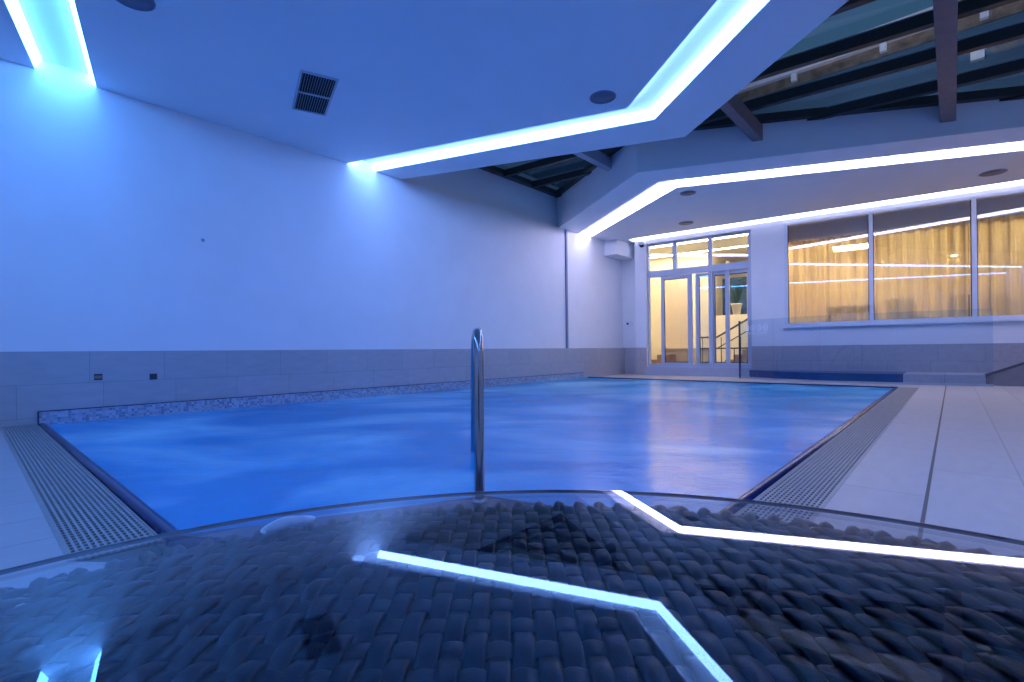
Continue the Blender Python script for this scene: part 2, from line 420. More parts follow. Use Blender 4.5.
led('led_strip', U1f, -1, led_deep, 'glowing blue-white led line on the skylight side of the long bent ceiling channel', G)
led('led_strip', U0l, 1, led_corner, 'glowing led line at the outer cheek of the channel in the upper left ceiling corner', G)
led('led_strip', U0r, -1, led_corner, 'glowing led line at the vent side of the channel in the upper left ceiling corner', G)
led('led_strip', L1n, 1, led_pale, 'glowing led line nearest the skylight fascia over the window side', G)
led('led_strip', L1f, -1, led_pale, 'glowing led line on the downlight side of the bent channel by the skylight fascia', G)
led('led_strip', [wp(-.15, -.01), wp(SE, -.01)], -1, led_soft, 'glowing straight led line right above the doors and big windows', G)

# ------------------------------------------------------------------ vent, speakers, downlights
vx = Vector((2.415 - 2.115, 4.319 - 4.433)).normalized(); vang = atan2(vx.y, vx.x)
vr = empty('ceiling_vent', (2.378, 4.772, CZ), 'dark rectangular louvred air grille in the blue ceiling', 'air vent', rz=vang + .03)
fm = MB(); a1, b1 = .15, .385
for (x0, x1, y0, y1) in ((-a1 - .02, -a1, -b1 - .02, b1 + .02), (a1, a1 + .02, -b1 - .02, b1 + .02), (-a1, a1, -b1 - .02, -b1), (-a1, a1, b1, b1 + .02), (-a1, a1, -.012, .012)):
    fm.box(x0, x1, y0, y1, -.012, 0.0)
fm.build('frame', pbr('vent_frame_paint', (.42, .45, .52), .5), vr)
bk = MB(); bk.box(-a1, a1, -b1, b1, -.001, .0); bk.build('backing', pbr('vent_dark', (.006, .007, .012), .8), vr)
sl = MB()
for i in range(13):
    x = -a1 + (i + .5) * 2 * a1 / 13
    sl.add([(x - .004, -b1, -.011), (x - .004, b1, -.011), (x + .001, b1, -.001), (x + .001, -b1, -.001)], [(0, 1, 2, 3)])
    sl.box(x - .0045, x - .003, -b1, b1, -.011, -.002)
sl.build('slats', pbr('vent_slat', (.30, .32, .38), .5), vr)

def disc(name, x, y, rad, label, cat, mat, m2):
    root = empty(name, (x, y, CZ), label, cat)
    m = MB(); m.lathe([(rad, 0), (rad, -.006), (rad - .008, -.01), (rad - .014, -.008), (rad - .014, -.001)], (0, 0, 0), 40, True, False)
    m.build('trim_ring', mat, root)
    m = MB(); m.lathe([(0, -.005), (rad - .015, -.004), (rad - .015, -.001)], (0, 0, 0), 40); m.build('grille', m2, root)
    return root
spk1 = pbr('speaker_ring', (.20, .23, .32), .5); spk2 = pbr('speaker_grille', (.16, .18, .26), .6, noise=.2, nscale=200)
disc('ceiling_speaker', 4.415, 2.665, .135, 'round grey ceiling speaker beside the bend of the led channel', 'speaker', spk1, spk2)
disc('ceiling_speaker', .845, 4.434, .135, 'round grey ceiling speaker at the top edge of the picture near the corner channel', 'speaker', spk1, spk2)
dl1 = pbr('downlight_ring', (.30, .29, .33), .4); dl2 = pbr('downlight_lens', (.14, .13, .16), .4)
disc('ceiling_downlight', 8.10, 3.276, .13, 'unlit round downlight closest to the bend of the skylight-side led channel', 'downlight', dl1, dl2)
disc('ceiling_downlight', 10.0, 4.093, .15, 'unlit round downlight in front of the doors near the led line', 'downlight', dl1, dl2)
disc('ceiling_downlight', 10.353, -.468, .16, 'unlit round downlight over the third window pane in warm glow', 'downlight', dl1, dl2)
# security camera
sc_ = empty('security_camera', (10.86, 5.5, CZ - .0), 'small white dome security camera under the ceiling by the doors', 'security camera')
m_ = MB(); m_.lathe([(.0, -.035), (.075, -.035), (.085, -.045), (.085, -.10), (.07, -.11), (0, -.11)], (-.06, .0, -.02), 28); m_.build('housing', frame_m, sc_)
m_ = MB(); m_.lathe([(.058, 0), (.05, -.03), (.03, -.048), (0, -.054)], (-.06, 0, -.128), 24); m_.build('dome', pbr('camera_dome_black', (.01, .01, .012), .08), sc_)
m_ = MB(); m_.box(-.06, .045, -.03, .03, -.07, -.04); m_.build('bracket', frame_m, sc_)

# ------------------------------------------------------------------ skylight
def purlin_box(mb, x0, x1, y0, y1, dz0, dz1):
    mb.prism([(x0, y0), (x1, y0), (x1, y1), (x0, y1)], lambda x, y: roofz(x, y) + dz0, lambda x, y: roofz(x, y) + dz1)
gl = MB(); gl.prism([(.5, YB), (12.0, YB), (12.0, YW + .1), (4.2, YW + .1), (3.5, YW)], lambda x, y: roofz(x, y), lambda x, y: roofz(x, y) + .012)
struct(gl.build('window_roof_glazing', sky_glass))
Gp = 'dark glazing bars of the roof light'
for k, (x, lab) in enumerate(((4.42, 'dark glazing bar of the roof light, mostly above the ceiling edge'), (5.18, 'dark glazing bar of the roof light, at the very top of the opening'),
                   (5.95, 'dark glazing bar of the roof light, upper one crossing the brown beam'), (6.70, 'dark glazing bar of the roof light, middle one crossing the brown beam'),
                   (7.53, 'dark glazing bar of the roof light, lowest complete one above the fascia'), (8.35, 'dark glazing bar of the roof light, short one at the fascia'))):
    m_ = MB(); purlin_box(m_, x, x + .08, YB, YW, -.125, -.012)
    o = m_.build('glazing_bar', dark_frame); tag(o, lab, 'glazing bar', Gp)
    m_ = MB(); purlin_box(m_, x - .006, x + .076, YB, YW, -.012, -.002)
    m_.build('gasket', pbr('gasket_grey', (.25, .27, .30), .4), o, label='thin pale sealing strip along the glass')
pf = MB()
for i in range(2):
    a_, b2 = FA[i], FA[i + 1]; dx, dy = b2[0] - a_[0], b2[1] - a_[1]; l = sqrt(dx * dx + dy * dy); nx, ny = dy / l * .10, -dx / l * .10
    if (nx) > 0: nx, ny = -nx, -ny
    pf.prism([a_, b2, (b2[0] + nx, b2[1] + ny), (a_[0] + nx, a_[1] + ny)], lambda x, y: 3.60 + .044 * y, lambda x, y: roofz(x, y) - .002)
pf.prism([(4.6, YW + .12), (8.52, YW + .12), (8.40, YW - .02), (4.6, YW - .02)], lambda x, y: 3.61 + .044 * y, lambda x, y: roofz(x, y) - .002)
tag(pf.build('skylight_frame', dark_frame), 'dark perimeter frame where the roof light meets fascia and wall', 'frame')
Gb = 'brown steel beams carrying the roof light'
for (y, x0, x1, zb, w_, lab) in ((.024, 3.9, 8.17, 3.39, .15, 'brown beam crossing the roof light in full view'),
                             (1.97, 5.3, 7.31, 3.457, .12, 'brown beam whose end shows at the tip of the blue ceiling panel'),
                             (4.19, 4.9, 7.17, 3.575, .12, 'short beam crossing the small triangular corner of the roof light')):
    m_ = MB(); m_.box(x0, x1, y - w_ / 2, y + w_ / 2, zb, roofz(0, y) - .127)
    tag(m_.build('roof_beam', brown_beam if y < 4 else pbr('pale_blue_painted_beam', (.32, .34, .42), .5), bevel=.003), lab, 'beam', Gb)

# building outside, seen through the roof light
bd = empty('neighbouring_building', (20, 3, 0), 'dark building outside above the roof light with a pale cornice and brown stone band', 'building')
m_ = MB(); m_.box(0, 3, -22, 22, 0, 10.02); m_.build('glazed_wall', pbr('outside_glass_teal', (.06, .11, .17), .25, noise=.15, nscale=.6), bd)
m_ = MB(); m_.box(-.05, 3, -22, 22, 10.02, 10.38); m_.build('stone_band', pbr('outside_stone', (.13, .10, .085), .8, noise=.5, nscale=3), bd)
m_ = MB(); m_.box(-.25, 3, -22, 22, 10.38, 10.95); m_.build('cornice', pbr('outside_cornice', (.55, .52, .60), .8, noise=.06, nscale=2), bd)
for y in (-6.9, -3.75, -1.40, 1.15):
    m_ = MB(); m_.box(-.2, .0, y - .09, y + .09, 10.12, 10.38); m_.build('bracket', pbr('outside_bracket', (.60, .60, .68), .8), bd)
m_ = MB(); m_.box(-.15, .02, -3.75, -3.45, 9.0, 9.25); m_.build('lamp_box', pbr('outside_lamp_box', (.6, .6, .66), .8), bd)

# ------------------------------------------------------------------ window wall (slightly turned against the pool)
ww = MB()
wbox(ww, -.13, .144, 0, .24, 0, CZ + .12)
wbox(ww, 2.445, 3.07, 0, .2, 0, CZ + .12)
wbox(ww, .144, 2.445, 0, .2, 3.13, CZ + .12)
wbox(ww, .144, 2.445, .0, .2, 0, .19)
wbox(ww, 3.07, SE, 0, .2, 0, 1.02)
wbox(ww, 3.07, SE, 0, .2, 3.15, CZ + .12)
struct(ww.build('wall_far', white))
wd = MB(); wbox(wd, -.13, .146, -.012, .0, 0, .655); wbox(wd, 2.443, SE, -.012, .0, 0, .655)
dado2 = tile_mat('wall_tiles_far', (1, 2), .6, .3, 0, (.40, .38, .40), (.44, .41, .43), (.28, .27, .28), .003, .3, .17, .06, (.3, .355))
struct(wd.build('wall_far_dado', dado2))
dw = MB(); wbox(dw, .1, 2.5, -.02, .3, 0, .2)
struct(dw.build('trim_4', pbr('door_step_tile', (.42, .45, .55), .35, noise=.05)))

# big window: frame, posts, panes
TF = .06
def pane(parent, s0, s1, z0, z1, t, mat=glass_clear):
    m = MB(); v = [(*wp(s, t), z) for z in (z0, z1) for s in (s0, s1)]
    wbox(m, s0, s1, t, t + .006, z0, z1)
    return m.build('pane', mat, parent)
posts = [3.10, 4.493, 5.905, 7.32, 8.73, 9.9]
for i in range(5):
    s0, s1 = posts[i], posts[i + 1]
    fr = MB()
    h_ = .032 if i else .03
    wbox(fr, s0 - h_, s0 + h_, -.035, .09, 1.06, 3.14)
    wbox(fr, s0 + h_, s1 - (.032 if i < 4 else 0), -.02, .09, 3.10, 3.15)
    wbox(fr, s0 + h_, s1 - (.032 if i < 4 else 0), -.02, .09, 1.06, 1.115)
    if i == 4: wbox(fr, s1 - .03, s1 + .03, -.035, .09, 1.06, 3.14)
    o = struct(fr.build('window_%d' % (i + 1), frame_m))
    pane(o, s0 + h_, s1 - .032, 1.115, 3.10, .02)
    bd_ = MB()
    for (q0, q1, z0, z1) in ((s0 + h_, s0 + h_ + .012, 1.115, 3.10), (s1 - .044, s1 - .032, 1.115, 3.10)):
        wbox(bd_, q0, q1, .0, .019, z0, z1)
    bd_.build('gasket', dark_frame, o)
sill = MB(); wbox(sill, 3.04, SE, -.07, .06, 1.01, 1.06)
struct(sill.build('trim_5', frame_m, bevel=.004))

# doors: fixed side light, sliding leaves, transom lights
T = .12
fd = MB()
wbox(fd, .144, .19, T - .04, T + .06, .2, 3.13); wbox(fd, 2.375, 2.445, T - .04, T + .06, .2, 3.13)
wbox(fd, .19, 2.375, T - .04, T + .06, 3.09, 3.13); wbox(fd, .19, 2.375, T - .05, T + .07, 2.33, 2.48)
wbox(fd, .19, 2.375, T - .05, T + .08, .2, .265)
wbox(fd, .76, .85, T - .04, T + .06, 2.48, 3.09); wbox(fd, 1.555, 1.64, T - .045, T + .06, .265, 3.09)
struct(fd.build('door_1', door_frame_m)); d1 = bpy.data.objects['door_1']
for (s0, s1, z0, z1) in ((.19, .76, 2.48, 3.09), (.85, 1.555, 2.48, 3.09), (1.64, 2.375, 2.48, 3.09), (.19, .47, .265, 2.33), (1.35, 1.555, .265, 2.33)):
    pane(d1, s0, s1, z0, z1, T)
def leaf(n, s0, s1, wl, wr, t, tint):
    m = MB(); wbox(m, s0, s0 + wl, t - .022, t + .022, .265, 2.32); wbox(m, s1 - wr, s1, t - .022, t + .022, .265, 2.32)
    wbox(m, s0 + wl, s1 - wr, t - .022, t + .022, 2.255, 2.32); wbox(m, s0 + wl, s1 - wr, t - .022, t + .022, .265, .30)
    o = struct(m.build('door_%d' % n, door_frame_m))
    pane(o, s0 + wl, s1 - wr, .30, 2.255, t, tint)
    e = MB()
    wbox(e, s0 + wl, s0 + wl + .014, t - .02, t - .004, .30, 2.255); wbox(e, s0 + wl, s1 - wr, t - .02, t - .004, 2.235, 2.255)
    wbox(e, s0 + wl, s1 - wr, t - .02, t - .004, .30, .315); e.build('gasket', dark_frame, o)
    return o
smoked = thin_glass('smoked_glass', (.85, .83, .85), 0, .05, 1.0)
leaf(2, .47, 1.19, .075, .10, T - .0, smoked)
leaf(3, 1.25, 1.56, .085, .01, T + .055, glass_clear)
leaf(4, 1.64, 2.37, .03, .03, T + .055, glass_clear)
m_ = MB(); wbox(m_, 1.905, 1.985, T - .03, T + .03, .265, 2.33); m_.build('meeting_stile', door_frame_m, bpy.data.objects['door_4'])

# ------------------------------------------------------------------ low curved step below the window and the stair cheek
stp = MB()
curve = [wp(2.47, -.02)] + [(10.92, 3.16), (10.72, 2.92), (10.54, 2.55), (10.42, 2.1), (10.36, 1.6), (10.36, 1.1), (10.4, .62)]
stp.prism(curve + [wp(5.0, -.013)], 0, .16)
tag(stp.build('curved_step', pbr('navy_step_tile', (.012, .05, .20), .15, noise=.3, nscale=2.5)), 'low dark blue tiled curved step behind the glass screen below the windows', 'step')
stp = MB(); stp.prism([(10.4, .62), (10.46, .1), (10.54, -.37), wp(6.1, -.013), wp(5.0, -.013)], 0, .16)
struct(stp.build('trim_6', tile_mat('step_tiles', (1, 2), .6, .3, 0, (.46, .44, .48), (.5, .47, .5), (.3, .27, .3), .005, .35, 0, .06, (.1, -.08))))
ck = empty('stair_cheek', (10.6, -.4, 0), 'sloping tiled stair cheek with dark coping rising at the right edge below the window', 'stair wall')
prof = [(0, 0), (-3.4, 0), (-3.4, 1.75), (0, .15)]
m_ = MB(); m_.add([(0, y, z) for y, z in prof] + [(.16, y, z) for y, z in prof], [(0, 1, 2, 3), (7, 6, 5, 4), (0, 4, 5, 1), (1, 5, 6, 2), (2, 6, 7, 3), (3, 7, 4, 0)])
m_.build('cheek', pbr('brown_stone_tile', (.26, .22, .22), .5, noise=.1, nscale=6), ck)
m_ = MB(); pr = [(.04, .128), (-3.4, 1.75), (-3.4, 1.79), (.04, .168)]
m_.add([(-.02, y, z) for y, z in pr] + [(.18, y, z) for y, z in pr], [(0, 1, 2, 3), (7, 6, 5, 4), (0, 4, 5, 1), (1, 5, 6, 2), (2, 6, 7, 3), (3, 7, 4, 0)])
m_.build('coping', pbr('dark_stone_coping', (.10, .09, .11), .4, noise=.1), ck)

# glass screen with frosted pattern
gs = empty('glass_screen', (10.2, 1.5, 0), 'frameless low glass screen with frosted ring pattern standing at the far pool end', 'glass screen')
gp = [(10.72, 3.28), (10.28, 2.55), (10.08, 1.75), (10.12, .68), (10.36, -.45)]
def gm(mb): mb.v = [(x - 10.2, y - 1.5, z) for x, y, z in mb.v]; return mb
for i in range(4):
    m_ = MB(); m_.wallseg(gp[i], gp[i + 1], .010, .02, 1.18); gm(m_).build('glass_panel', screen_glass, gs)
m_ = MB()
for i in range(4): m_.wallseg((gp[i][0], gp[i][1]), gp[i + 1], .03, 0, .035)
gm(m_).build('base_rail', pbr('screen_rail', (.42, .44, .52), .3), gs)
m_ = MB(); m_.box(10.705, 10.735, 3.27, 3.30, 0, 1.18); gm(m_).build('edge_post', pbr('dark_glass_edge', (.02, .05, .09), .2), gs)
frost = pbr('frosted_marks', (.75, .82, .92), .8)
ft = MB()
P0v, P1v = Vector(gp[0]), Vector(gp[1]); dv = (P1v - P0v).normalized(); nv = Vector((-dv.y, dv.x)) * -.003
def ring(c, z, r0, r1, a0=0, a1=2 * pi, sg=20):
    V = []
    for k in range(sg + 1):
        an = a0 + (a1 - a0) * k / sg
        for rr in (r0, r1):
            q = P0v + dv * (c + rr * cos(an)) + nv; V.append((q.x, q.y, z + rr * sin(an)))
    ft.add(V, [(2 * k, 2 * k + 1, 2 * k + 3, 2 * k + 2) for k in range(sg)])
for c in (.20, .36, .52, .68): ring(c, 1.02, .045, .062)
for c in (.20, .36): ring(c, 1.02, .012, .026)
ring(.52, 1.02, .012, .028, -1.2, 1.2); ring(.68, 1.02, .0, .014)
for i in range(26):
    c = .16 + .022 * i; q = P0v + dv * c + nv; q2 = P0v + dv * (c + .008) + nv; hh = .03 + .02 * (i % 3)
    ft.add([(q.x, q.y, .94 - hh), (q2.x, q2.y, .94 - hh), (q2.x, q2.y, .94), (q.x, q.y, .94)], [(0, 1, 2, 3)])
gm(ft).build('frosted_pattern', frost, gs)

# ------------------------------------------------------------------ entrance hall behind the doors
vb = MB()
wbox(vb, -1.6, -1.5, .5, 4.4, 0, 3.25); wbox(vb, 2.75, 2.85, .2, 4.4, 0, 3.25)
wbox(vb, -1.5, .98, 2.5, 2.6, .2, 3.25)
wbox(vb, .98, 2.75, 2.5, 2.75, .2, 1.50)
wbox(vb, .98, 1.02, 2.6, 4.2, .2, 3.25)
wbox(vb, 1.0, 2.75, 4.2, 4.3, .2, 3.25)
wbox(vb, -.13, -1.5, .45, .5, 0, 3.25); wbox(vb, -.13, -.09, .24, .5, 0, 3.25)
struct(vb.build('wall_hall', wallc))
fl = MB(); wbox(fl, -1.5, 2.75, .5, 4.3, .1, .2); wbox(fl, -.09, 2.75, .2, .5, .1, .2); struct(fl.build('floor_hall', pbr('hall_floor', (.35, .30, .26), .4, noise=.1)))
cl = MB(); wbox(cl, -1.5, 2.75, .5, 4.3, 3.22, 3.27); wbox(cl, -.09, 2.75, .2, .5, 3.22, 3.27); struct(cl.build('ceiling_hall', pbr('hall_ceiling', (.8, .76, .68), .7)))
pn = MB(); wbox(pn, -.35, .98, 2.44, 2.5, .2, .60); wbox(pn, -.35, .98, 2.40, 2.5, .60, .63)
struct(pn.build('baseboard_hall', pbr('grey_beige_panel', (.45, .42, .38), .5)))
kw = MB(); wbox(kw, 1.0, 2.75, 3.6, 3.64, 1.5, 2.62)
o_ = tag(kw.build('wall_painting', pbr('dark_blue_canvas', (.03, .10, .24), .4, noise=.9, nscale=5)), 'dark blue panel on the hall wall behind the potted plant', 'panel')
cn = MB(); wbox(cn, 1.28, 1.36, 2.9, 3.0, 1.5, 3.0); wbox(cn, 1.80, 1.88, 2.9, 3.0, 1.5, 2.62)
struct(cn.build('trim_7', pbr('hall_post_beige', (.62, .52, .42), .5)))
q = wp(1.60, 2.62)
pt = empty('potted_plant', (q[0], q[1], 1.50), 'white tapered pot with a dark leafy plant on the hall ledge', 'potted plant')
m_ = MB(); m_.lathe([(.0, 0), (.085, 0), (.125, .26), (.135, .26), (.135, .29), (.115, .29), (.11, .25), (0, .24)], (0, 0, 0), 28); m_.build('pot', pbr('white_pot', (.75, .73, .70), .4), pt)
m_ = MB()
for k in range(46):
    an = random.uniform(0, 2 * pi); rr = random.uniform(.08, .28); hh = random.uniform(.12, .6)
    b0 = Vector((cos(an) * .03, sin(an) * .03, .25)); tip = Vector((cos(an) * rr, sin(an) * rr, .25 + hh)); mid = (b0 + tip) / 2 + Vector((0, 0, .06))
    sd = Vector((-sin(an), cos(an), 0)) * .026
    m_.add([b0, mid - sd, mid + Vector((0, 0, .008)), mid + sd, tip], [(0, 1, 2), (0, 2, 3), (1, 4, 2), (2, 4, 3)])
m_.build('foliage', pbr('dark_leaf', (.03, .09, .06), .45, noise=.3), pt)
# stair railing in the hall
rl = empty('stair_railing', (*wp(1.0, 1.6), .2), 'dark metal stair railing with slanted handrail inside the entrance hall', 'railing')
def lp(s, t, z): p = wp(s, t); o0 = wp(1.0, 1.6); return (p[0] - o0[0], p[1] - o0[1], z - .2)
dm = pbr('dark_rail_metal', (.05, .045, .05), .35, .6)
m_ = MB(); m_.tube([lp(.95, 1.6, .90), lp(1.35, 1.6, .90), lp(2.3, 1.6, 1.46)], .024, 10); m_.build('handrail', dm, rl)
m_ = MB(); m_.tube([lp(1.35, 1.6, .62), lp(2.3, 1.6, 1.18)], .014, 8); m_.tube([lp(.95, 1.6, .62), lp(2.1, 1.6, .62)], .018, 8); m_.build('lower_rail', dm, rl)
for k in range(9):
    s_ = 1.0 + k * .15
    m_ = MB(); m_.tube([lp(s_, 1.6, .2), lp(s_, 1.6, .62 if k % 3 else .90)], .011, 8); m_.build('baluster', dm, rl)
st = empty('hall_stairs', (*wp(1.4, 1.9), .2), 'short flight of brown stone steps rising behind the railing', 'stairs')
for k in range(5):
    m_ = MB()
    o0 = wp(1.4, 1.9)
    pts = [wp(1.5 + k * .2, 1.75), wp(2.6, 1.75), wp(2.6, 2.4), wp(1.5 + k * .2, 2.4)]
    m_.prism([(x - o0[0], y - o0[1]) for x, y in pts], .0 + k * .13, .13 + k * .13)
    m_.build('step', pbr('brown_step', (.30, .21, .13), .5, noise=.15), st)
sb = empty('wooden_step', (*wp(-.3, 2.2), .2), 'little two-tier brown step at the foot of the cream wall behind the side light', 'step stool')
for (s0, s1, z0, z1) in ((-.35, .35, 0, .12), (.0, .35, .12, .26)):
    m_ = MB(); o0 = wp(-.3, 2.2); pts = [wp(s0 - .3, 1.9), wp(s1 - .3, 1.9), wp(s1 - .3, 2.4), wp(s0 - .3, 2.4)]
    m_.prism([(x - o0[0], y - o0[1]) for x, y in pts], z0, z1); m_.build('tread', pbr('brown_wood', (.24, .15, .10), .5, noise=.2), sb)
# seat seen through the right leaf
def lounge_chair(name, s, t, z, col, label, group, rz=0):
    p = wp(s, t); ro = empty(name, (p[0], p[1], z), label, 'chair', group, rz)
    m = MB(); m.box(-.24, .24, -.24, .24, .42, .50); m.build('seat', col, ro, .02)
    m = MB(); prof = []
    V = []; Fs = []
    nx_ = 10; nz = 6
    for sd in (0, 1):
        for j in range(nz + 1):
            zz = .48 + .40 * j / nz; ww_ = .235 * (1 - .35 * max(0, (j / nz - .6)) ** 1.2 * 2)
            for i in range(nx_ + 1):
                y = -ww_ + 2 * ww_ * i / nx_; V.append((.22 + .05 * (j / nz) - .05 * (y / .24) ** 2 + sd * .035, y, zz))
    k1 = (nx_ + 1) * (nz + 1)
    for j in range(nz):
        for i in range(nx_):
            a0 = j * (nx_ + 1) + i; Fs.append((a0, a0 + nx_ + 1, a0 + nx_ + 2, a0 + 1)); Fs.append((k1 + a0, k1 + a0 + 1, k1 + a0 + nx_ + 2, k1 + a0 + nx_ + 1))
    for i in range(nx_):
        for b0 in (0, nz * (nx_ + 1)): Fs.append((b0 + i, b0 + i + 1, k1 + b0 + i + 1, k1 + b0 + i))
    for j in range(nz):
        for b0 in (0, nx_): a0 = j * (nx_ + 1) + b0; Fs.append((a0, a0 + nx_ + 1, k1 + a0 + nx_ + 1, k1 + a0))
    m.add(V, Fs, True); m.build('backrest', col, ro)
    for x in (-.2, .2):
        for y in (-.2, .2):
            m = MB(); m.tube([(x, y, .42), (x * 1.12, y * 1.12, 0)], [.02, .013], 10); m.build('leg', pbr('chair_leg', (.06, .04, .03), .4), ro)
    return ro
cgrey = pbr('grey_seat_fabric', (.25, .26, .30), .8)
lounge_chair('hall_chair', 1.5, 3.2, .55, cgrey, 'grey chair standing in the entrance hall behind the slanted handrail', None, .3)

# ------------------------------------------------------------------ restaurant behind the big windows
RF = .72
rs = MB()
wbox(rs, 2.86, 2.95, .2, 5.5, 0, 3.3); wbox(rs, 2.95, SE, 5.4, 5.5, 0, 3.3); wbox(rs, SE - .1, SE, .2, 5.4, 0, 3.3)
struct(rs.build('wall_restaurant', pbr('restaurant_wall', (.70, .52, .30), .7, noise=.1, nscale=2)))
m_ = MB(); wbox(m_, 2.95, SE, .2, 5.4, RF - .1, RF); struct(m_.build('floor_restaurant', pbr('restaurant_floor', (.22, .12, .06), .35, noise=.2, nscale=3)))
m_ = MB(); wbox(m_, 2.95, SE, .2, 5.4, 3.26, 3.3); struct(m_.build('ceiling_restaurant', pbr('restaurant_ceiling', (.70, .62, .50), .7)))
# curtains: one cloth behind each pane
def curtain(s0, s1, zt, label, opening=False):
    m = MB(); V = []; Fc = []; n_ = int((s1 - s0) / .012); rows = 8
    ph = random.uniform(0, 6)
    for j in range(rows + 1):
        z = .95 + (zt - .95) * j / rows
        for i in range(n_ + 1):
            s = s0 + (s1 - s0) * i / n_
            am = .062 + .02 * sin(s * 3.1 + ph)
            t = .78 + am * sin(s * 34 + 1.3 * sin(s * 5 + ph) + .15 * sin(j * .8)) + .012 * sin(s * 97 + j * .3)
            V.append((*wp(s, t), z))
    for j in range(rows):
        for i in range(n_): a0 = j * (n_ + 1) + i; Fc.append((a0, a0 + 1, a0 + n_ + 2, a0 + n_ + 1))
    m.add(V, Fc, True); o = m.build('curtain', curtain_m)
    tag(o, label, 'curtain', 'gold sheer curtains behind the big windows')
curtain(2.98, 4.44, 2.90, 'gold sheer curtain filling the window pane next to the doors')
curtain(4.46, 5.92, 2.90, 'gold sheer curtain filling the middle window pane')
curtain(5.94, 7.5, 2.90, 'gold sheer curtain in the pane cut by the picture edge')
m_ = MB(); wbox(m_, 2.96, 7.5, .73, .83, 2.90, 2.94); tag(m_.build('curtain_track', frame_m), 'slim pale curtain track above the gold curtains', 'curtain track')
m_ = MB(); wbox(m_, 2.96, 7.5, .90, .93, 2.88, 3.26); struct(m_.build('wall_pelmet', pbr('pelmet_grey', (.55, .60, .68), .7)))
brown_seat = pbr('brown_seat_leather', (.07, .04, .025), .5)
cg = 'restaurant chairs by the big windows'
lounge_chair('restaurant_chair', 5.02, 1.12, RF, brown_seat, 'brown restaurant chair showing as a shadow low in the middle of the window', cg, .3)
lounge_chair('restaurant_chair', 5.84, 1.24, RF, brown_seat, 'brown restaurant chair showing as a shadow beside the post of the third pane', cg, -.2)
lounge_chair('restaurant_chair', 6.6, 1.3, RF, brown_seat, 'brown restaurant chair behind the pane at the picture edge', cg, 1.0)
def table(s, t, ls, lt, label):
    p = wp(s, t); ro = empty('restaurant_table', (p[0], p[1], RF), label, 'table', 'restaurant tables by the big windows', atan2(D[1], D[0]))
    m = MB(); m.box(-ls / 2, ls / 2, -lt / 2, lt / 2, .71, .75); m.build('tabletop', brown_seat, ro, .005)
    m = MB(); m.box(-ls / 2 + .04, ls / 2 - .04, -lt / 2 + .04, lt / 2 - .04, .62, .71); m.build('apron', brown_seat, ro)
    for x in (-1, 1):
        for y in (-1, 1):
            m = MB(); m.box(x * (ls / 2 - .06) - .025, x * (ls / 2 - .06) + .025, y * (lt / 2 - .06) - .025, y * (lt / 2 - .06) + .025, 0, .62); m.build('leg', brown_seat, ro)
    return ro
table(4.15, 1.22, .9, .6, 'dark table showing through the curtain of the pane next to the doors')
table(6.35, 2.2, .9, .9, 'dark table behind the third pane')
# lamps in the rooms behind
def lamp(s, t, z, rad, power, col, label, grp, nm='ceiling_lamp'):
    p = wp(s, t); ro = empty(nm, (p[0], p[1], z), label, 'lamp', grp)
    m = MB(); m.lathe([(rad, 0), (rad, -.03), (rad - .02, -.035)], (0, 0, 0), 32); m.build('housing', frame_m, ro)
    m = MB(); m.lathe([(0, -.04), (rad - .02, -.032)], (0, 0, 0), 32); m.build('diffuser', emit('lamp_diffuser', col, power), ro)
    return ro
WL = (1.0, .80, .48)
for (s, t, lab) in ((3.6, 1.6, 'round warm ceiling lamp in the restaurant behind the first pane'), (5.3, 1.7, 'round warm ceiling lamp in the restaurant behind the middle pane'),
               (7.0, 1.6, 'round warm ceiling lamp in the restaurant behind the third pane'), (8.8, 1.8, 'round warm ceiling lamp in the restaurant beyond the picture edge')):
    lamp(s, t, 3.255, .28, 130, WL, lab, 'round ceiling lamps in the restaurant')
for (s0, s1, t, lab) in ((-.9, 2.6, .75, 'long warm ceiling light line in the hall just behind the transom panes'), (-.9, 2.6, 2.1, 'long warm ceiling light line in the hall by its back wall')):
    o0 = wp(s0, t); ro = empty('ceiling_light_line', (o0[0], o0[1], 3.22), lab, 'lamp', 'ceiling light lines in the hall', atan2(D[1], D[0]))
    m = MB(); m.box(0, s1 - s0, -.07, .07, -.03, 0); m.build('housing', frame_m, ro)
    m = MB(); m.box(.02, s1 - s0 - .02, -.055, .055, -.034, -.0301); m.build('diffuser', emit('hall_light_diffuser', (1.0, .84, .56), 42), ro)
# square ceiling panels in the restaurant
for (s, t, lab) in ((4.05, 4.3, 'square warm ceiling panel shining through the curtain of the first pane'),):
    p = wp(s, t); ro = empty('ceiling_panel_light', (p[0], p[1], 3.255), lab, 'lamp', None, atan2(D[1], D[0]))
    m = MB(); m.box(-.42, .42, -.42, .42, -.03, 0); m.build('housing', frame_m, ro)
    m = MB(); m.box(-.39, .39, -.39, .39, -.034, -.0301); m.build('diffuser', emit('panel_diffuser', (1.0, .86, .6), 30), ro)
# wall lamp by the middle pane
lamp(5.75, 1.0, 2.35, .10, 60, WL, 'small warm hanging lamp behind the curtain by the third post', None, 'hanging_lamp')

# ------------------------------------------------------------------ remaining room shell
m_ = MB(); m_.box(XB - .15, 12.4, YB - .15, YB, 0, 3.8); struct(m_.build('wall_right', white))
m_ = MB(); m_.box(XB - .15, XB, YB - .15, YW + .15, 0, 3.8); struct(m_.build('wall_back', white))

